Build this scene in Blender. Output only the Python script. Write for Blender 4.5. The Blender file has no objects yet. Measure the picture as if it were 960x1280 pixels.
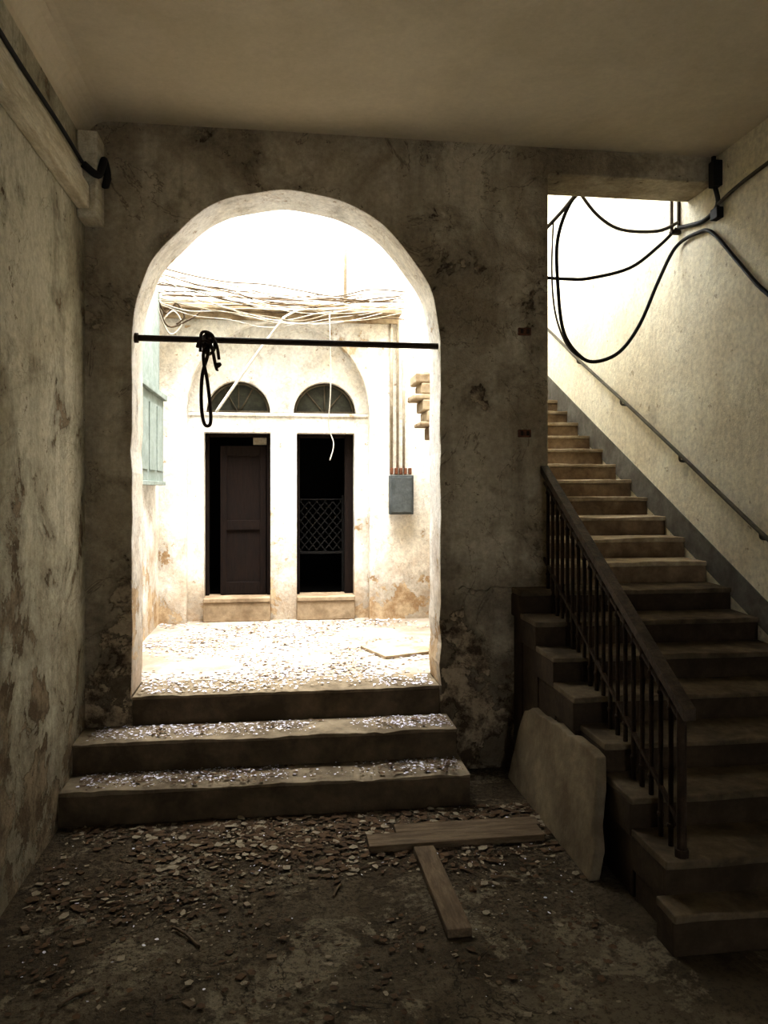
import bpy, bmesh, math, random
from mathutils import Vector, Matrix, noise
random.seed(7)
scene = bpy.context.scene

# ------------------------------------------------------------------ materials
def nt(name):
    m = bpy.data.materials.new(name); m.use_nodes = True
    t = m.node_tree; t.nodes.clear()
    out = t.nodes.new('ShaderNodeOutputMaterial')
    b = t.nodes.new('ShaderNodeBsdfPrincipled')
    t.links.new(b.outputs[0], out.inputs[0])
    return m, t, b
def N(t, kind, **kw):
    n = t.nodes.new(kind)
    for k, v in kw.items(): setattr(n, k, v)
    return n
def mapr(t, src, a, b, c, d):
    n = N(t, 'ShaderNodeMapRange'); t.links.new(src, n.inputs[0])
    n.inputs[1].default_value=a; n.inputs[2].default_value=b
    n.inputs[3].default_value=c; n.inputs[4].default_value=d
    return n.outputs[0]
def mth(t, op, a, b=None):
    n = N(t, 'ShaderNodeMath', operation=op)
    for i, s in enumerate((a, b)):
        if s is None: continue
        if isinstance(s, (int, float)): n.inputs[i].default_value = s
        else: t.links.new(s, n.inputs[i])
    return n.outputs[0]
def mixc(t, fac, a, b, blend='MIX'):
    n = N(t, 'ShaderNodeMix', data_type='RGBA', blend_type=blend)
    if isinstance(fac, (int, float)): n.inputs[0].default_value = fac
    else: t.links.new(fac, n.inputs[0])
    for i, s in ((6, a), (7, b)):
        if isinstance(s, tuple): n.inputs[i].default_value = (*s, 1)
        else: t.links.new(s, n.inputs[i])
    return n.outputs[2]
def nz(t, pos, scale, detail=8, rough=.6, dist=0.0):
    n = N(t, 'ShaderNodeTexNoise'); t.links.new(pos, n.inputs['Vector'])
    n.inputs['Scale'].default_value=scale; n.inputs['Detail'].default_value=detail
    n.inputs['Roughness'].default_value=rough; n.inputs['Distortion'].default_value=dist
    return n.outputs[0]
def bump(t, b, h, strength, dist=.02):
    n = N(t, 'ShaderNodeBump'); n.inputs['Strength'].default_value=strength
    n.inputs['Distance'].default_value=dist
    t.links.new(h, n.inputs['Height']); t.links.new(n.outputs[0], b.inputs['Normal'])

def plaster(name, base, dark, peel, zlo=0.2, zhi=1.4, thr=.66, low_boost=.18, under=None, bmp=.5, lowdark=.0, wear=.5, lowz=(.35,.85), vein=.0, grain=.22, speck=.75):
    m, t, b = nt(name)
    g = N(t, 'ShaderNodeNewGeometry'); pos = g.outputs['Position']
    sep = N(t, 'ShaderNodeSeparateXYZ'); t.links.new(pos, sep.inputs[0])
    z = sep.outputs[2]
    st = mapr(t, nz(t, pos, 1.3, 8, .65, .4), .42, .60, 0, 1)
    col = mixc(t, st, base, dark)
    mp = N(t, 'ShaderNodeMapping'); t.links.new(pos, mp.inputs[0]); mp.inputs['Scale'].default_value=(5, 5, .5)
    stk = mapr(t, nz(t, mp.outputs[0], 1.5, 5, .6), .5, .72, 0, wear)
    col = mixc(t, stk, col, tuple(c*.7 for c in dark))
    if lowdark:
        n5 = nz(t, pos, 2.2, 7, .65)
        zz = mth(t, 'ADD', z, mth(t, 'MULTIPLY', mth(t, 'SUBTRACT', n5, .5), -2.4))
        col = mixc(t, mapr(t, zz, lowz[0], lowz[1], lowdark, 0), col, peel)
    n2 = nz(t, pos, 2.9, 11, .68, .3)
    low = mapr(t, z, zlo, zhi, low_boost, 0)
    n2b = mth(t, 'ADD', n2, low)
    halo = mapr(t, n2b, thr-.10, thr, 0, .6)
    col = mixc(t, halo, col, tuple(c*.55 for c in dark))
    mask = mapr(t, n2b, thr, thr+.010, 0, 1)
    pc = mixc(t, mapr(t, nz(t, pos, 7, 6, .7), .42, .56, 0, 1), peel, under or tuple(c*1.9 for c in peel))
    col = mixc(t, mask, col, pc)
    if vein:
        c1 = mth(t, 'ABSOLUTE', mth(t, 'SUBTRACT', nz(t, pos, 1.7, 6, .6, 1.0), .5))
        col = mixc(t, mapr(t, c1, 0, .006, vein, 0), col, peel)
    fine = nz(t, pos, 34, 6, .75)
    if speck:
        sp = mapr(t, nz(t, pos, 12, 5, .75), .63, .67, 0, speck)
        col = mixc(t, sp, col, peel)
    f = mapr(t, fine, .3, .7, 1-grain*1.2, 1+grain*.8)
    cb = N(t, 'ShaderNodeCombineColor')
    for i in range(3): t.links.new(f, cb.inputs[i])
    col = mixc(t, 1.0, col, cb.outputs[0], 'MULTIPLY')
    t.links.new(col, b.inputs['Base Color'])
    b.inputs['Roughness'].default_value=.9
    b.inputs['Specular IOR Level'].default_value=.15
    h = mth(t, 'ADD', mth(t, 'MULTIPLY', mask, -.6), mth(t, 'ADD', mth(t, 'MULTIPLY', fine, grain), mth(t, 'MULTIPLY', n2, .9)))
    bump(t, b, h, bmp, .035)
    return m

def rough_mat(name, c1, c2, scale=6, rough=.85, metal=0, bmp=.4, stretch=None, lo=.4, hi=.62, spec=.2):
    m, t, b = nt(name)
    g = N(t, 'ShaderNodeNewGeometry'); pos = g.outputs['Position']
    if stretch:
        mp = N(t, 'ShaderNodeMapping'); t.links.new(pos, mp.inputs[0]); mp.inputs['Scale'].default_value=stretch
        pos = mp.outputs[0]
    n = nz(t, pos, scale, 8, .65, .2)
    col = mixc(t, mapr(t, n, lo, hi, 0, 1), c1, c2)
    col = mixc(t, mapr(t, nz(t, pos, scale*5, 4, .7), .35, .7, 0, .5), col, tuple(c*.4 for c in c1))
    t.links.new(col, b.inputs['Base Color'])
    b.inputs['Roughness'].default_value=rough; b.inputs['Metallic'].default_value=metal
    b.inputs['Specular IOR Level'].default_value=spec
    if bmp: bump(t, b, n, bmp, .02)
    return m

def floor_mat(name):
    m, t, b = nt(name)
    g = N(t, 'ShaderNodeNewGeometry'); pos = g.outputs['Position']
    sep = N(t, 'ShaderNodeSeparateXYZ'); t.links.new(pos, sep.inputs[0])
    a = nz(t, pos, 1.6, 9, .65, .5)
    col = mixc(t, mapr(t, a, .42, .56, 0, 1), (.085,.066,.042), (.165,.135,.09))
    p = nz(t, pos, 3.2, 9, .7, .4)
    col = mixc(t, mapr(t, p, .53, .57, 0, .75), col, (.27,.23,.16))
    q = nz(t, pos, 5.5, 9, .75)
    col = mixc(t, mapr(t, q, .56, .62, 0, .75), col, (.045,.032,.019))
    fn = nz(t, pos, 45, 5, .8)
    # rotten dirt and litter dust gathers toward the steps
    dirt = mapr(t, mth(t, 'ADD', sep.outputs[1], mth(t, 'MULTIPLY', a, 1.2)), 3.0, 3.6, 0, 1)
    col = mixc(t, mth(t, 'MULTIPLY', dirt, mapr(t, fn, .42, .56, .2, .85)), col, (.06,.042,.024))
    col = mixc(t, mapr(t, fn, .5, .62, 0, .7), col, (.04,.03,.02))
    c1 = mth(t, 'ABSOLUTE', mth(t, 'SUBTRACT', nz(t, pos, 1.4, 6, .6, 1.2), .5))
    col = mixc(t, mapr(t, c1, 0, .006, .8, 0), col, (.02,.015,.01))
    t.links.new(col, b.inputs['Base Color']); b.inputs['Roughness'].default_value=.9
    b.inputs['Specular IOR Level'].default_value=.1
    h = mth(t,'ADD', mth(t,'MULTIPLY',fn,.3), mth(t,'ADD',p,q))
    bump(t,b,h,.9,.035)
    return m

M = {}
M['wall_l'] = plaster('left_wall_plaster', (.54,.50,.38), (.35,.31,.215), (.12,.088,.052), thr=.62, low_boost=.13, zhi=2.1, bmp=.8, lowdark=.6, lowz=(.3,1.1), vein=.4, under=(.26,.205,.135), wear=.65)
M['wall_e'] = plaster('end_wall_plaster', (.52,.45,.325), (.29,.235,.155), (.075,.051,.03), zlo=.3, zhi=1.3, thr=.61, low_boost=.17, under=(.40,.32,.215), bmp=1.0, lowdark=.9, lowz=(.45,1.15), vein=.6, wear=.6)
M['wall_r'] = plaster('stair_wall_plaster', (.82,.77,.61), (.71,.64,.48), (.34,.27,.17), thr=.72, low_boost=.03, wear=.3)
M['ceil'] = plaster('ceiling_plaster', (.64,.56,.41), (.56,.485,.345), (.36,.28,.18), thr=.80, low_boost=0, bmp=.06, wear=.05, vein=.0, grain=.06, speck=0)
M['court'] = plaster('courtyard_limewash', (.87,.845,.79), (.73,.67,.56), (.34,.23,.13), zlo=.5, zhi=1.3, thr=.645, low_boost=.15, under=(.52,.40,.26), lowdark=.75, lowz=(.6,1.2), wear=.4, vein=.4)
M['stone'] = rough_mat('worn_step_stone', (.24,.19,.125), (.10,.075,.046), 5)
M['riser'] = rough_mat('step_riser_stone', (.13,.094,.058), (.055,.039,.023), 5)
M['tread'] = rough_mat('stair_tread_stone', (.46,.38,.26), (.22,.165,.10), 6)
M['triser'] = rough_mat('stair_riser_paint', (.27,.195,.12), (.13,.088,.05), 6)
M['tread_shade'] = rough_mat('shaded_tread_stone', (.15,.115,.072), (.055,.04,.024), 6)  # darker tread copy: shade of the lower flight put into the colour
M['triser_shade'] = rough_mat('shaded_riser_paint', (.06,.041,.024), (.03,.02,.012), 6)  # darker riser copy, shade painted in likewise
M['skirt'] = rough_mat('grey_skirting_paint', (.19,.18,.155), (.11,.10,.08), 5)
M['floor'] = floor_mat('dirty_cement_floor')
M['cfloor'] = rough_mat('courtyard_paving', (.42,.36,.29), (.22,.175,.125), 3)
M['sill'] = rough_mat('door_sill_stone', (.36,.275,.18), (.20,.14,.085), 5)
M['iron'] = rough_mat('rusty_iron', (.035,.024,.016), (.06,.038,.023), 20, .7, .3)
M['rail'] = rough_mat('worn_rail_wood', (.045,.032,.022), (.085,.06,.04), 15, .6)
M['black'] = rough_mat('black_cable', (.012,.012,.012), (.02,.018,.015), 10, .6, bmp=0)
M['greycable'] = rough_mat('grey_cable', (.13,.115,.09), (.08,.07,.05), 10, .7, bmp=0)
M['white'] = rough_mat('painted_pipe', (.50,.44,.34), (.32,.26,.18), 12, .7, bmp=0)
M['cord'] = rough_mat('pale_cord', (.75,.72,.65), (.6,.56,.48), 12, .7, bmp=0)
M['wire2'] = rough_mat('brown_wire', (.12,.085,.05), (.07,.048,.03), 12, .7, bmp=0)
M['wood'] = rough_mat('weathered_plank', (.18,.13,.08), (.09,.063,.038), 6, stretch=(1,6,6))
M['wood2'] = rough_mat('weathered_plank_across', (.18,.13,.08), (.09,.063,.038), 6, stretch=(6,1,6))
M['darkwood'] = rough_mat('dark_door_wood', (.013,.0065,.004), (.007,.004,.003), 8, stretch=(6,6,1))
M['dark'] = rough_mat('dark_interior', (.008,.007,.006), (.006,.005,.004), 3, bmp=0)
M['green'] = rough_mat('faded_green_paint', (.30,.345,.315), (.22,.26,.23), 6)
M['meter'] = rough_mat('grey_blue_metal', (.11,.12,.118), (.065,.072,.07), 9)
M['slab'] = rough_mat('pale_stone_slab', (.25,.20,.13), (.13,.098,.06), 3.5, bmp=.9)
M['flake'] = rough_mat('paint_flake_white', (.80,.78,.85), (.60,.58,.70), 30, bmp=0)
M['flake2'] = rough_mat('paint_flake_tan', (.32,.27,.19), (.21,.17,.115), 30, bmp=0)
M['leaf'] = rough_mat('dry_leaf_brown', (.12,.072,.037), (.06,.038,.02), 30, bmp=0)
M['rope'] = rough_mat('dark_rope', (.045,.028,.018), (.02,.014,.01), 60)
M['glass'] = rough_mat('dusty_glass', (.065,.066,.05), (.028,.029,.022), 9, .35, bmp=0)
M['frame'] = rough_mat('window_frame_paint', (.12,.10,.07), (.07,.057,.04), 10)
M['brick'] = rough_mat('rust_brown_fixing', (.20,.08,.04), (.1,.05,.03), 25)
M['trunk'] = rough_mat('wooden_trunking_paint', (.70,.64,.48), (.50,.43,.30), 5, stretch=(5,1,5))
M['lattice']=rough_mat('grey_lattice_paint',(.011,.010,.009),(.008,.007,.006),20)
M['ledge']=rough_mat('peeling_ledge',(.46,.37,.25),(.18,.12,.065),5)

# ------------------------------------------------------------------ mesh builder
class B:
    def __init__(s, name, mats):
        s.name=name; s.bm=bmesh.new(); s.mats=mats
    def box(s, x0,x1,y0,y1,z0,z1, m=0, rot=None):
        vs=[s.bm.verts.new((x,y,z)) for x in (x0,x1) for y in (y0,y1) for z in (z0,z1)]
        q=[(0,1,3,2),(4,6,7,5),(0,4,5,1),(2,3,7,6),(0,2,6,4),(1,5,7,3)]
        for f in q:
            fc=s.bm.faces.new([vs[i] for i in f]); fc.material_index=m
        if rot:
            c=Vector(((x0+x1)/2,(y0+y1)/2,(z0+z1)/2)); bmesh.ops.rotate(s.bm, verts=vs, cent=c, matrix=rot)
        return vs
    def poly(s, pts, vec, m=0):
        a=[s.bm.verts.new(p) for p in pts]; v=Vector(vec)
        b=[s.bm.verts.new(Vector(p)+v) for p in pts]
        n=len(pts)
        for f in (a[::-1], b):
            fc=s.bm.faces.new(f); fc.material_index=m
        for i in range(n):
            fc=s.bm.faces.new((a[i],a[(i+1)%n],b[(i+1)%n],b[i])); fc.material_index=m
        return a+b
    def tube(s, pts, r, seg=8, m=0, smooth=True, sub=6, radii=None):
        P=[Vector(p) for p in pts]
        R=radii or [r]*len(P)
        if smooth and len(P)>2:
            Q=[];RR=[]
            for i in range(len(P)-1):
                p0=P[max(i-1,0)];p1=P[i];p2=P[i+1];p3=P[min(i+2,len(P)-1)]
                for k in range(sub):
                    u=k/sub
                    Q.append(.5*((2*p1)+(p2-p0)*u+(2*p0-5*p1+4*p2-p3)*u*u+(3*p1-p0-3*p2+p3)*u**3))
                    RR.append(R[i]*(1-u)+R[i+1]*u)
            Q.append(P[-1]);RR.append(R[-1]);P=Q;R=RR
        rings=[]; up=None
        for i,p in enumerate(P):
            d=(P[min(i+1,len(P)-1)]-P[max(i-1,0)]).normalized()
            if up is None:
                up=Vector((0,0,1)) if abs(d.z)<.9 else Vector((1,0,0))
            a=d.cross(up).normalized(); up=a.cross(d).normalized()
            rings.append([s.bm.verts.new(p+(a*math.cos(t)+up*math.sin(t))*R[i]) for t in [2*math.pi*k/seg+.785 for k in range(seg)]])
        for i in range(len(rings)-1):
            for k in range(seg):
                f=s.bm.faces.new((rings[i][k],rings[i][(k+1)%seg],rings[i+1][(k+1)%seg],rings[i+1][k]))
                f.material_index=m; f.smooth=seg>4
        for f in (rings[0][::-1], rings[-1]):
            fc=s.bm.faces.new(f); fc.material_index=m
    def done(s, bevel=0, bseg=2, parent=None):
        bmesh.ops.recalc_face_normals(s.bm, faces=s.bm.faces[:])
        me=bpy.data.meshes.new(s.name); s.bm.to_mesh(me); s.bm.free()
        for m in s.mats: me.materials.append(M[m])
        o=bpy.data.objects.new(s.name, me); scene.collection.objects.link(o)
        if bevel:
            md=o.modifiers.new('bevel','BEVEL'); md.width=bevel; md.segments=bseg; md.limit_method='ANGLE'
        return o
def arc(cx, cz, r, a0, a1, n, y, jit=0):
    out=[]
    for i in range(n+1):
        a=a0+(a1-a0)*i/n
        rr=r+(noise.noise(Vector((a*4,y,1.3)))*jit if 0<i<n else 0)
        out.append((cx+rr*math.cos(a), y, cz+rr*math.sin(a)))
    return out

# ------------------------------------------------------------------ room shell
XL, XR, YE, ZC = -.98, 2.39, 4.0, 3.34
b=B('floor',['floor']); b.box(-1.1,2.5,-2.1,4.3,-.12,0); b.done()
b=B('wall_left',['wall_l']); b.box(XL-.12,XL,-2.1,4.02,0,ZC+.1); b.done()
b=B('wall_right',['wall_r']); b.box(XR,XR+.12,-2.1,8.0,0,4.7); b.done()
b=B('ceiling',['ceil']); b.box(XL-.12,XR+.02,-2.1,4.02,ZC,ZC+.12); b.done()
b=B('wall_back',['wall_e'])
b.poly([(XL-.12,-2.1,0),(.7,-2.1,0),(.7,-2.1,1.8),(1.2,-2.1,1.8),(1.2,-2.1,0),(XR+.12,-2.1,0),(XR+.12,-2.1,ZC+.1),(XL-.12,-2.1,ZC+.1)],(0,.12,0)); b.done()  # unseen doorway added behind the camera, sized to set the frontal fill light
# end wall: arch + stair opening
cx,ra,zs=.037,.79,2.25
pts=[(XL-.12,YE,0),(cx-ra,YE,0)]
for i in range(1,20): pts.append((cx-ra+noise.noise(Vector((0,i*.9,3)))*.014,YE,zs*i/20))
pts+=arc(cx,zs,ra,math.pi,0,60,YE,.014)
for i in range(19,0,-1): pts.append((cx+ra+noise.noise(Vector((5,i*.9,3)))*.014,YE,zs*i/20))
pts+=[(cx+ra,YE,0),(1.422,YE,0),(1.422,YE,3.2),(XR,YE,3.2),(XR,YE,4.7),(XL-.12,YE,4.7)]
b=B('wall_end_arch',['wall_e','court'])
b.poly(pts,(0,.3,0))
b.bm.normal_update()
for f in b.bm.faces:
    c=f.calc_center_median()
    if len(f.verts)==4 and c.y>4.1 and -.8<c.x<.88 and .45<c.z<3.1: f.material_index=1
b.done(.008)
b=B('trim_ceiling_cove',['ceil','wall_e'])
r=.12
prof=[(0,0)]+[(r-r*math.cos(a),-(r-r*math.sin(a))) for a in [i*math.pi/2/6 for i in range(7)]]
b.poly([(XL+p[0],-1.9,ZC+p[1]) for p in prof],(0,5.9,0))
b.done()
b=B('ceiling_panel_seam',['ceil']); b.box(1.25,XR,-1.9,2.55,ZC-.014,ZC); b.done(.006)
# broken plaster edge left standing proud above the decayed pier foot
b=B('trim_broken_plaster_lip',['wall_e'])
top=[];low=[]
for i in range(25):
    x=.90+(1.24-.90)*i/24
    zc=.93+.03*noise.noise(Vector((x*9,1,1)))+.02*noise.noise(Vector((x*30,1,4)))
    low.append((x,3.985,zc)); top.append((x,3.985,zc+.035+.02*noise.noise(Vector((x*14,5,1)))))
b.poly(low+top[::-1],(0,.02,0)); b.done(.004)

# ------------------------------------------------------------------ entrance steps (three)
def stepmesh(b,x0,x1,y0,y1,z0,z1,mt=0,mr=1,nose=.012,th=.035,n=22,amp=.006):
    b.box(x0+.001,x1-.001,y0,y1,z0,z1-th,mr)
    top=[];bot=[]
    for i in range(n+1):
        x=x0+(x1-x0)*i/n
        e=noise.noise(Vector((x*3.1,y0*5,z1*7)))*amp+noise.noise(Vector((x*11,y0*5,z1*7)))*amp*.5
        w=noise.noise(Vector((x*2.0,y0*3,9)))*amp*.8-abs(noise.noise(Vector((x*9,y0*3,4))))*amp*.8
        top.append(b.bm.verts.new((x,y0-nose+e,z1+w-.002))); bot.append(b.bm.verts.new((x,y0-nose+e,z1-th)))
    tb=[b.bm.verts.new((x0+(x1-x0)*i/n,y1,z1)) for i in range(n+1)]
    bb=[b.bm.verts.new((x0+(x1-x0)*i/n,y1,z1-th)) for i in range(n+1)]
    for i in range(n):
        for f in ((top[i],top[i+1],tb[i+1],tb[i]),(bot[i+1],bot[i],bb[i],bb[i+1]),(top[i+1],top[i],bot[i],bot[i+1]),(tb[i],tb[i+1],bb[i+1],bb[i])):
            b.bm.faces.new(f).material_index=mt
    for k in (0,n): b.bm.faces.new((top[k],tb[k],bb[k],bot[k])).material_index=mt
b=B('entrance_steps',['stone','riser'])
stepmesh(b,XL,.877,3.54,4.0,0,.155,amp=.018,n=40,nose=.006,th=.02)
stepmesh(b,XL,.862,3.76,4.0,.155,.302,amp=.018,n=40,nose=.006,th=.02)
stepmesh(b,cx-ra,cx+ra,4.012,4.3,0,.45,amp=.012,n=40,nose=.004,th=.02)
b.done(.006)

# ------------------------------------------------------------------ courtyard
b=B('courtyard_floor',['cfloor']); b.box(-1.05,1.22,4.3,6.42,-.1,.449); b.done()
b=B('wall_courtyard_left',['court']); b.box(-1.07,-.95,4.3,6.2,.3,3.7); b.done()
b=B('wall_courtyard_right',['court']); b.box(1.21,1.42,4.3,8.0,0,3.45); b.done()
AX,AR,AZ=-.028,.715,2.1
b=B('wall_courtyard_back',['court'])
pts=[(-1.07,6.10,.3),(AX-AR,6.10,.3)]+arc(AX,AZ,AR,math.pi,0,32,6.10,.012)+[(AX+AR,6.10,.3),(1.22,6.10,.3),(1.22,6.10,4.2),(-1.07,6.10,4.2)]
b.poly(pts,(0,.10,0))
D1=(-.618,-.099);D2=(.111,.574);DT=1.94
b.poly([(-1.07,6.2,.3),(D1[0],6.2,.3),(D1[0],6.2,DT),(D1[1],6.2,DT),(D1[1],6.2,.3),(D2[0],6.2,.3),(D2[0],6.2,DT),(D2[1],6.2,DT),(D2[1],6.2,.3),(1.22,6.2,.3),(1.22,6.2,2.1),(-1.07,6.2,2.1)],(0,.2,0))
W1,W2,WR=-.352,.335,.25
b.poly([(-1.07,6.2,2.1),(W1-WR,6.2,2.1)]+arc(W1,2.1,WR,math.pi,0,20,6.2)[1:-1]+[(W1+WR,6.2,2.1),(W2-WR,6.2,2.1)]+arc(W2,2.1,WR,math.pi,0,20,6.2)[1:-1]+[(W2+WR,6.2,2.1),(1.22,6.2,2.1),(1.22,6.2,3.2),(-1.07,6.2,3.2)],(0,.2,0))
b.box(AX-AR,AX+AR,6.188,6.2,2.07,2.098)
b.done(.006)
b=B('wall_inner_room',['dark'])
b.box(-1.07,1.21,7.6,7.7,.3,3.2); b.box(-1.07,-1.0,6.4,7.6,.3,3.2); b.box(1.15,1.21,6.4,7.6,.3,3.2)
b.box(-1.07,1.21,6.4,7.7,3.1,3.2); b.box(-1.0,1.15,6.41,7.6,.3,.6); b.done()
b=B('door_sill',['sill'])
b.box(D1[0]-.0,D1[1]+.0,6.13,6.4,.45,.60,0); b.box(D2[0],D2[1],6.13,6.4,.45,.60,0)
b.box(D1[0]-.0,D1[1]+.0,6.12,6.4,.60,.635,0); b.box(D2[0],D2[1],6.12,6.4,.60,.635,0)
b.done(.006)
for i,wx in enumerate((W1,W2)):
    b=B('window_%d'%(i+1),['glass','frame'])
    b.poly([(wx-WR,6.27,2.1)]+arc(wx,2.1,WR,math.pi,0,20,6.27)[1:-1]+[(wx+WR,6.27,2.1)],(0,.015,0),0)
    A=arc(wx,2.1,WR-.012,math.pi,0,20,6.26); 
    b.tube(A,.012,6,1,smooth=False)
    b.box(wx-WR,wx+WR,6.245,6.275,2.1,2.12,1)
    for a in (60,90,120) if i==0 else (90,50,130):
        a=math.radians(a)
        b.tube([(wx,6.26,2.1),(wx+(WR-.01)*math.cos(a),6.26,2.1+(WR-.01)*math.sin(a))],.006,6,1,smooth=False)
    b.done()
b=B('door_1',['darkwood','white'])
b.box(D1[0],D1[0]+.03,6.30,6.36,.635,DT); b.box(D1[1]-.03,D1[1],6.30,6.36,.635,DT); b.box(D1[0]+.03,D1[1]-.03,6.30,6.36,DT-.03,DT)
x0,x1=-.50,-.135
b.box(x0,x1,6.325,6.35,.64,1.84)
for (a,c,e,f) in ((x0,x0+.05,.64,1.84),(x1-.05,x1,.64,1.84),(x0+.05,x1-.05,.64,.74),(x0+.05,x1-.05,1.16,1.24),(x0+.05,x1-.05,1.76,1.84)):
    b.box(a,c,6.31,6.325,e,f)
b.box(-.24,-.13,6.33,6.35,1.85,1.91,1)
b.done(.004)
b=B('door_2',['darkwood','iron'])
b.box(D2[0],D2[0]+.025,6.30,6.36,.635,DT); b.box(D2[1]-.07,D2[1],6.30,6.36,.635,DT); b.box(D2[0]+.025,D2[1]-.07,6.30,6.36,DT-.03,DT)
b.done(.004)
b=B('lattice_gate',['lattice'])
gx0,gx1,gz0,gz1=.14,.49,.97,1.40
n=8
for k in range(-n,n+1):
    for sgn in (1,-1):
        c=k*.062
        p=[]
        for s_ in range(0,41):
            x=gx0+(gx1-gx0)*s_/40; z=(gz0+gz1)/2+c*1.3+sgn*(x-(gx0+gx1)/2)*1.2
            if gz0<=z<=gz1: p.append((x,6.45,z))
        if len(p)>1: b.tube([p[0],p[-1]],.006,4,0,smooth=False)
b.box(gx0-.02,gx0,6.44,6.46,.6,1.44); b.box(gx1,gx1+.02,6.44,6.46,.6,1.44); b.box(gx0,gx1,6.44,6.46,1.40,1.41); b.box(gx0,gx1,6.44,6.46,.95,.97)
b.done()
b=B('courtyard_ledge',['ledge'])
b.box(-.93,.93,5.98,6.10,2.87,2.91); b.box(-.91,.91,6.04,6.10,2.81,2.87); b.done(.008)
b=B('courtyard_pipes',['white','wire2'])
b.tube([(-.92,6.03,2.935),(.95,6.03,2.935)],.014,8,0,False)
b.tube([(-.92,6.08,2.985),(.95,6.08,2.985)],.008,8,1,False)
b.tube([(.49,6.08,2.93),(.49,6.08,4.15)],.014,8,0,False)
b.tube([(.86,6.08,1.66),(.86,6.08,3.0)],.013,8,0,False)
b.tube([(.91,6.08,1.66),(.91,6.08,2.93),(.95,6.08,2.96)],.010,8,0,False)
b.tube([(.96,6.08,1.66),(.96,6.08,2.6)],.010,8,0,False)
b.done()
b=B('meter_box',['meter','iron','brick'])
b.box(.84,1.03,6.02,6.10,1.29,1.60); b.box(.855,1.015,6.01,6.02,1.305,1.585)
for k in range(5): b.box(.85+k*.037,.872+k*.037,6.05,6.10,1.61,1.66,2)
b.done(.004)
b=B('stone_corbel',['ledge','court'])
for (xa,z0,z1) in ((.95,2.26,2.33),(.99,2.18,2.26),(.93,2.14,2.18),(1.0,2.06,2.14),(1.03,1.98,2.06),(.98,1.95,1.98),(1.06,1.86,1.95),(1.1,1.74,1.86)):
    b.box(xa,1.21,5.45,5.72,z0,z1,0)
b.box(1.0,1.21,5.47,5.7,2.33,2.48,1); b.box(1.12,1.21,5.47,5.7,.45,1.74,1)
b.done(.01)
b=B('green_shutter_box',['green'])
b.box(-.95,-.885,4.6,5.9,1.55,2.15); b.box(-.95,-.86,4.6,5.93,2.15,2.19); b.box(-.95,-.905,4.65,5.85,2.19,2.95); b.box(-.95,-.87,4.6,5.92,1.52,1.55)
for k in range(4): b.box(-.885,-.878,4.66+k*.31,4.90+k*.31,1.62,2.08)
b.done(.005)
b=B('overhead_wires',['white','wire2','cord'])
for k in range(24):
    za=3.0+random.uniform(-.14,.14); zb=2.9+random.uniform(-.1,.12); sag=random.uniform(.02,.20); y=5.90+random.uniform(-.12,.04)
    x0=-.94; x1=random.choice((.93,.93,.6,.3,.9,.75))
    b.tube([(x0+(x1-x0)*i/7,y,za+(zb-za)*i/7-sag*math.sin(math.pi*i/7)+random.uniform(-.026,.026)) for i in range(8)],random.choice((.003,.004,.0055)),6,(0,1,1,2)[k%4])
b.tube([(.01,5.9,2.80),(-.25,5.9,2.44),(-.50,5.9,2.07)],.011,6,2)
b.tube([(.01,5.9,2.80),(.1,5.95,2.86),(.25,5.97,2.90)],.009,6,2)
b.tube([(-.94,5.4,3.02),(-.93,5.7,2.95),(-.88,5.95,2.82),(-.80,5.97,2.9),(-.74,5.97,2.8),(-.8,5.97,2.74)],.007,6,1)
b.tube([(-.93,5.5,3.1),(-.92,5.8,2.9),(-.86,5.95,2.72),(-.70,5.97,2.78),(-.6,5.97,2.86)],.007,6,1)
b.tube([(-.93,5.5,3.0),(-.90,5.85,2.78),(-.84,5.95,2.66),(-.76,5.97,2.74),(-.82,5.97,2.84),(-.9,5.95,2.76)],.006,6,2)
b.tube([(.36,5.97,2.85),(.37,6.0,2.3),(.36,6.1,2.0),(.40,6.1,1.85),(.37,6.1,1.72)],.005,6,2)
b.done()
b=B('tie_rod',['iron']); b.tube([(cx-ra-.01,4.06,2.268),(cx+ra+.01,4.06,2.262)],.016,10,0,False); b.tube([(cx-ra-.01,4.06,2.268),(cx-ra+.02,4.06,2.268)],.026,8,0,False);b.done()
b=B('hanging_rope',['rope'])
rx=-.39
b.tube([(rx,4.03,2.30),(rx+.01,4.03,2.2),(rx-.02,4.03,2.08),(rx-.025,4.03,1.93),(rx-.01,4.03,1.83),(rx+.02,4.03,1.83),(rx+.02,4.03,1.92),(rx+.005,4.03,2.05),(rx-.015,4.03,2.18),(rx+.01,4.03,2.29)],.009,8)
b.tube([(rx-.03,4.03,2.2),(rx-.02,4.0,2.29),(rx+.03,4.02,2.285),(rx+.04,4.04,2.22),(rx,4.1,2.2),(rx-.03,4.1,2.27),(rx+.01,4.03,2.29),(rx+.05,4.02,2.24),(rx+.065,4.02,2.16)],.008,8)
b.tube([(rx-.045,4.03,2.22),(rx-.03,4.02,2.25),(rx+.02,4.02,2.24),(rx+.05,4.02,2.12),(rx+.06,4.02,2.11)],.009,8)
for p in ((rx,4.03,2.21),(rx+.02,4.03,2.25),(rx+.06,4.02,2.13)):
    b.tube([(p[0]-.014,p[1],p[2]-.008),(p[0],p[1]-.004,p[2]),(p[0]+.014,p[1],p[2]+.008)],.018,8,radii=[.008,.015,.008])
b.done()

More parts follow.
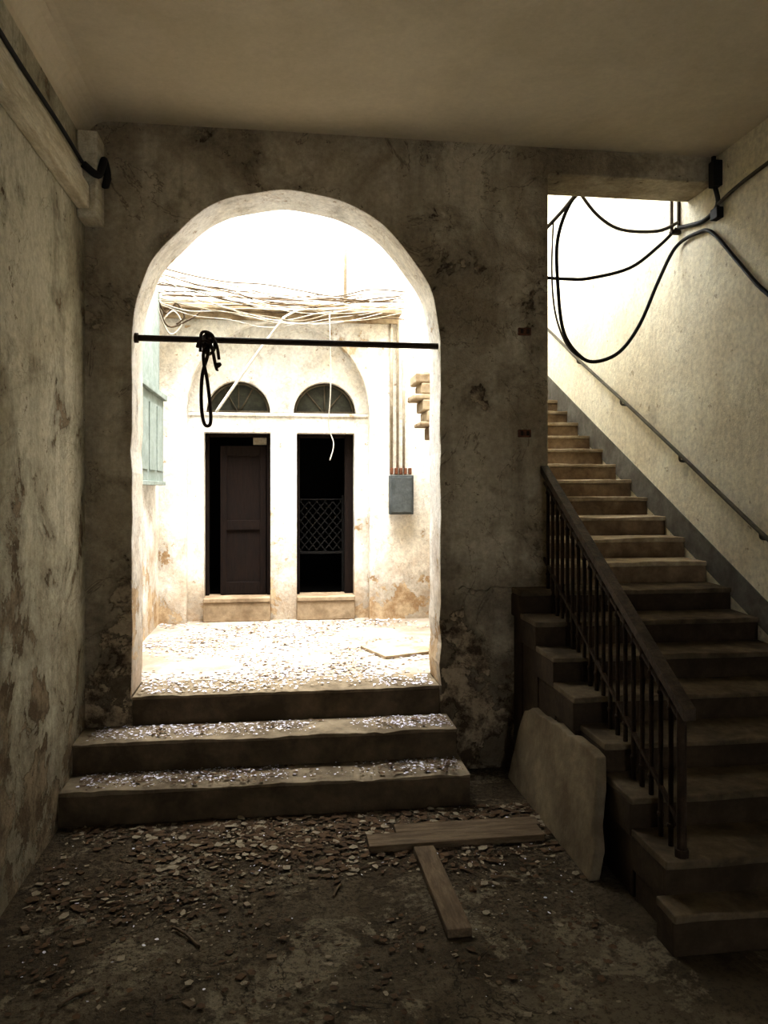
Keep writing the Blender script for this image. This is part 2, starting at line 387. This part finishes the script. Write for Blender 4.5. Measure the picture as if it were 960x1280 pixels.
# ------------------------------------------------------------------ staircase
b=B('staircase',['tread','triser','tread_shade','triser_shade'])
TR,RS=.239,.1183
for i in range(-6,16):
    y=3.613+TR*i; z=.85+RS*i
    y1=y+TR+.005
    xl=1.215 if i>=-2 else 1.25
    xl+=.012*noise.noise(Vector((i*1.7,0,0)))
    if i==-6: y=2.31; xl=1.23
    mt,mr=(0,1) if i>1 else (2,3)  # lower steps use the copies with painted shade
    if i==15: y1=8.0
    if y1<=4.0: segs=[(xl,XR,y,y1)]
    elif y<4.0: segs=[(xl,1.424,y,4.0),(1.424,XR,y,y1)]
    else: segs=[(1.424,XR,y,y1)]
    for (a,c,e,f) in segs:
        lo=max(z-RS-.03,0)
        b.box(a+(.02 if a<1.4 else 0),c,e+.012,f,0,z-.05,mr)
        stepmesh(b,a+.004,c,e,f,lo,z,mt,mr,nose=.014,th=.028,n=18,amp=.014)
b.done(.005)
b=B('baseboard_stair',['skirt'])
ya,yb=1.9,7.2
f=lambda y:.85+.495*(y-3.613)
b.poly([(XR-.006,ya,max(f(ya)-.12,.001)),(XR-.006,ya,f(ya)+.12),(XR-.006,yb,f(yb)+.13),(XR-.006,yb,f(yb)-.12)],(.006,0,0)); b.done()
b=B('wall_handrail',['greycable'])
zr=lambda y:1.30+.527*(y-3.544)
b.tube([(2.34,y,zr(y)+.006*math.sin(y*3)) for y in (2.2,3,3.6,4.3,5,5.8,6.6,7.4)],.011,8)
for y in (2.9,3.52,4.3,5.1,5.9,6.7): b.tube([(XR,y,zr(y)-.04),(2.345,y,zr(y)-.035),(2.34,y,zr(y))],.008,6)
b.done()
b=B('stair_railing',['rail','iron'])
P0=Vector((1.33,2.42,.775)); P1=Vector((1.395,3.985,1.60))
def rail(t): return P0+(P1-P0)*t
d=(P1-P0).normalized()
def bar(a,c,w,h,m):
    vs=[]
    for p in (a,c):
        for sx,sz in ((-1,-1),(1,-1),(1,1),(-1,1)):
            vs.append(b.bm.verts.new(p+Vector((sx*w,0,0))+Vector((0,0,sz*h))))
    for q in ((0,1,2,3),(7,6,5,4),(0,4,5,1),(1,5,6,2),(2,6,7,3),(3,7,4,0)):
        b.bm.faces.new([vs[i] for i in q]).material_index=m
bar(P0-d*.05,P1,.022,.020,0)
nb=20
for k in range(nb):
    t=(k+.15)/nb
    p=rail(t); zt=p.z-.01
    i=math.floor((p.y-3.613)/TR+1e-4)
    zb=.85+RS*i-.002
    h=zt-zb; x,y=p.x,p.y
    if k==0:
        b.tube([(x,y,zb),(x,y,zt)],.017,8,1,False)
        b.tube([(x,y,zb),(x,y,zb+.03)],.024,8,1,False)
        continue
    prof=[(0,.010),(.12,.010),(.125,.0135),(.145,.0135),(.15,.0095),(.85,.0095),(.855,.0135),(.875,.0135),(.88,.010),(1,.01)]
    b.tube([(x,y,zb+h*q) for q,_ in prof],.01,8,1,False,radii=[r_ for _,r_ in prof])
a0=rail(.0)-Vector((0,0,.42)); a1=rail(1)-Vector((0,0,.48))
bar(a0,a1,.007,.010,1)
a0=rail(.0)-Vector((0,0,.07)); a1=rail(1)-Vector((0,0,.07))
bar(a0,a1,.006,.007,1)
b.done(.002)

b=B('leaning_stone_slab',['slab'])
pr=[(3.87,0),(3.80,.22),(3.73,.39),(3.62,.42),(3.48,.43),(3.34,.44),(3.1,.455),(2.93,.46),(2.86,.45),(2.82,.33),(2.82,.2),(2.78,.12),(2.80,.0),(3.0,.0),(3.4,.0)]
pr2=[]
for i,(y,z) in enumerate(pr):
    y2,z2=pr[(i+1)%len(pr)]
    for k in range(4):
        u=k/4; yy=y+(y2-y)*u; zz=z+(z2-z)*u
        j=noise.noise(Vector((yy*9,zz*9,2)))*.014
        pr2.append((yy+j, max(zz+j,0) if zz>.01 else 0))
b.poly([(1.155+.055*z/.47,y,z) for y,z in pr2],(.045,0,0)); b.done(.006)
b=B('wooden_plank',['wood']); b.box(.35,1.10,3.13,3.24,.004,.034,rot=Matrix.Rotation(.02,3,'Z')); b.done(.003)
b=B('wooden_plank',['wood']); b.box(.48,1.12,3.25,3.33,.004,.028); b.done(.003)
b=B('wooden_plank',['wood2']); b.box(.535,.62,2.50,3.10,.004,.034,rot=Matrix.Rotation(.02,3,'Z')); b.done(.003)
b=B('fallen_board',['ledge']); b.box(.55,.95,4.72,5.08,.452,.47,rot=Matrix.Rotation(.35,3,'Z')); b.done(.003)

b=B('hanging_cable',['black','greycable'])
Y=4.4
b.tube([(1.553,Y,3.045),(1.65,Y,3.15),(1.745,Y,3.267),(1.80,Y,3.32)],.011,8,1)
b.tube([(1.80,Y,3.30),(1.70,Y,3.2),(1.622,Y,2.977),(1.625,Y,2.69),(1.66,Y,2.43),(1.76,Y,2.29),(1.861,Y,2.258),(2.01,Y,2.32),(2.139,Y,2.49),(2.26,Y,2.76),(2.36,4.38,2.96),(2.37,4.15,2.97),(2.372,4.0,2.92),(2.372,3.75,2.68),(2.372,3.5,2.45),(2.372,3.1,2.2)],.011,8,0)
b.tube([(1.50,Y+.03,2.76),(1.70,Y+.03,2.755),(1.835,Y+.03,2.765),(2.09,Y+.03,2.837),(2.28,Y+.03,2.98),(2.375,Y,3.08)],.010,8,0)
b.tube([(1.745,Y-.02,3.267),(1.861,Y-.02,3.13),(2.01,Y-.02,3.05),(2.24,Y-.02,3.05),(2.375,Y-.02,3.11)],.010,8,1)
b.tube([(1.60,Y+.01,3.1),(1.59,Y+.01,2.8),(1.61,Y+.01,2.55),(1.68,Y+.01,2.36),(1.78,Y+.01,2.27)],.006,6,1)
b.tube([(2.372,4.36,3.07),(2.372,4.1,3.02),(2.372,3.95,3.06),(2.36,3.97,3.2),(2.36,3.97,3.33)],.013,8,0)
b.tube([(2.372,3.95,3.06),(2.372,3.6,3.10),(2.372,2.6,3.12),(2.372,1,3.12)],.010,8,1)
b.done()
b=B('cable_junction_bracket',['iron','black'])
b.box(2.34,2.39,3.93,3.99,3.16,3.30,1); b.box(2.35,2.39,3.92,3.99,2.98,3.04,1)
b.box(2.33,2.345,4.38,4.40,3.05,3.3,0); b.box(2.375,2.39,4.38,4.40,3.05,3.3,0); b.box(2.33,2.39,4.37,4.41,3.04,3.06,0)
b.done(.004)
b=B('trunking_board',['trunk']); b.box(XL,XL+.06,-1.9,3.96,2.84,2.955); b.box(XL,XL+.095,3.84,3.995,2.80,3.22); b.box(XL,XL+.03,-1.9,3.84,2.955,3.03); b.done(.008)
b=B('power_cable',['black'])
b.tube([(XL+.040,y,3.035+.008*math.sin(y*4)) for y in (-1.8,-.5,1,2,2.8,3.4,3.78)],.009,8)
b.tube([(XL+.045,3.78,3.03),(XL+.10,3.83,3.0),(XL+.115,3.86,3.06),(XL+.115,3.90,3.10),(XL+.125,3.92,3.04),(XL+.115,3.92,2.98),(XL+.125,3.93,3.03)],.018,8)
b.done()
b=B('wall_fixing',['brick','iron'])
for z in (2.34,1.793):
    b.box(1.252,1.322,3.985,4.0,z-.02,z+.02,0); b.box(1.262,1.278,3.978,3.985,z-.012,z+.012,1); b.box(1.295,1.311,3.978,3.985,z-.012,z+.012,1)
b.done(.003)

# ------------------------------------------------------------------ debris
def scatter(name, regs, mats):
    b=B(name,mats); bm=b.bm
    for (n,x0,x1,y0,y1,z,s0,s1,wts,bias) in regs:
        for _ in range(n):
            x=random.uniform(x0,x1); y=y0+(y1-y0)*(random.random()**bias)
            if noise.noise(Vector((x*2.3,y*2.3,z)))<random.uniform(-.5,.3): continue
            s=random.uniform(s0,s1); a=random.uniform(0,6.28)
            k=random.randint(4,6); h=random.uniform(.002,.006)
            tx,ty=random.uniform(-.45,.45),random.uniform(-.45,.45)
            asp=random.uniform(.25,.9)
            vs=[]
            for j in range(k):
                q=2*math.pi*j/k; lx=math.cos(q)*s*random.uniform(.7,1.2); ly=math.sin(q)*s*asp
                wx=lx*math.cos(a)-ly*math.sin(a); wy=lx*math.sin(a)+ly*math.cos(a)
                vs.append(bm.verts.new((x+wx,y+wy,z+h+abs(lx*tx)+abs(ly*ty))))
            f=bm.faces.new(vs); f.material_index=random.choices(range(len(mats)),wts)[0]
    return b.done()
scatter('paint_flakes',[
 (7500,-.93,1.19,4.32,6.08,.449,.005,.017,(6,2,3),1.2),
 (1700,-.74,.80,4.03,4.32,.449,.005,.013,(6,2,1),1.0),
 (3400,-.92,.84,3.77,3.98,.302,.003,.010,(7,2,2),.7),
 (2600,-.92,.85,3.55,3.75,.155,.003,.010,(5,3,3),.6),
 (4500,-.9,1.1,2.5,3.52,0,.003,.009,(1,6,9),.6),
 (1400,-.9,1.1,1.4,2.6,0,.002,.006,(.2,3,8),.6),
 ],['flake','flake2','leaf'])
scatter('dry_leaves',[
 (3600,-.92,1.15,2.75,3.52,0,.008,.024,(5,1.5),.55),
 (300,-.92,.84,3.56,3.74,.155,.008,.02,(1,0),.8),
 (200,-.92,.84,3.78,3.98,.302,.008,.02,(1,0),.8),
 (800,-.9,1.1,1.7,2.9,0,.006,.018,(6,1),.6)],['leaf','flake2'])
b=B('plaster_rubble',['leaf','wood','flake2'])
for _ in range(170):
    x=random.uniform(-.92,1.12); y=random.choice((random.uniform(2.2,3.5),random.uniform(2.9,3.5))); s=random.uniform(.005,.017)
    if .3<x<1.15 and y>2.45: 
        if random.random()<.85: continue
    b.box(x-s,x+s*random.uniform(.6,1.4),y-s*.7,y+s*.7,.001,.001+s*random.uniform(.3,.7),random.choice((0,1,1,2)),Matrix.Rotation(random.uniform(0,3),3,'Z'))
b.done(.002)
# a few twigs / slivers of lath lying on the floor
b=B('broken_twigs',['wood'])
for (x,y,a,l) in ((-.32,2.62,-.9,.16),(-.75,2.9,.3,.12),(-.2,3.2,.1,.10),(.2,2.85,1.2,.09),(-.6,2.35,.7,.11),(.0,3.35,.5,.12),(.85,2.85,-.4,.10)):
    dx,dy=math.cos(a)*l/2,math.sin(a)*l/2
    b.tube([(x-dx,y-dy,.006),(x,y+.008,.010),(x+dx,y+dy,.006)],.005,6,0)
b.done()

# ------------------------------------------------------------------ light
b=B('ceiling_stairwell_unseen',['ceil']); b.box(1.3,2.51,4.28,8.0,4.5,4.62); b.done()  # unseen roof added to keep sun off the treads; side gap lights the wall
b=B('wall_stairwell_back',['wall_r']); b.box(1.3,2.51,8.0,8.1,0,4.62); b.done()
w=bpy.data.worlds.new('World'); scene.world=w; w.use_nodes=True
bg=w.node_tree.nodes['Background']; bg.inputs[0].default_value=(.93,.965,1,1); bg.inputs[1].default_value=14.0
L=bpy.data.lights.new('sun','SUN'); L.energy=30; L.angle=math.radians(50); L.color=(1,.985,.96)
o=bpy.data.objects.new('sun',L); scene.collection.objects.link(o); o.rotation_euler=(math.radians(7),math.radians(2),0); o.location=(0,5,8)

# ------------------------------------------------------------------ camera
cam=bpy.data.cameras.new('camera'); co=bpy.data.objects.new('camera',cam); scene.collection.objects.link(co)
co.location=(0,0,1.5); co.rotation_euler=(math.radians(90),0,math.radians(-7.5))
cam.sensor_fit='VERTICAL'; cam.sensor_height=32; cam.lens=24; cam.shift_y=-30/1280; cam.clip_start=.05
scene.camera=co
scene.view_settings.view_transform='Standard'
for lk in ('Medium High Contrast','None'):
    try:
        scene.view_settings.look=lk; print('look',lk); break
    except Exception as e: print(e)
scene.view_settings.exposure=0.0
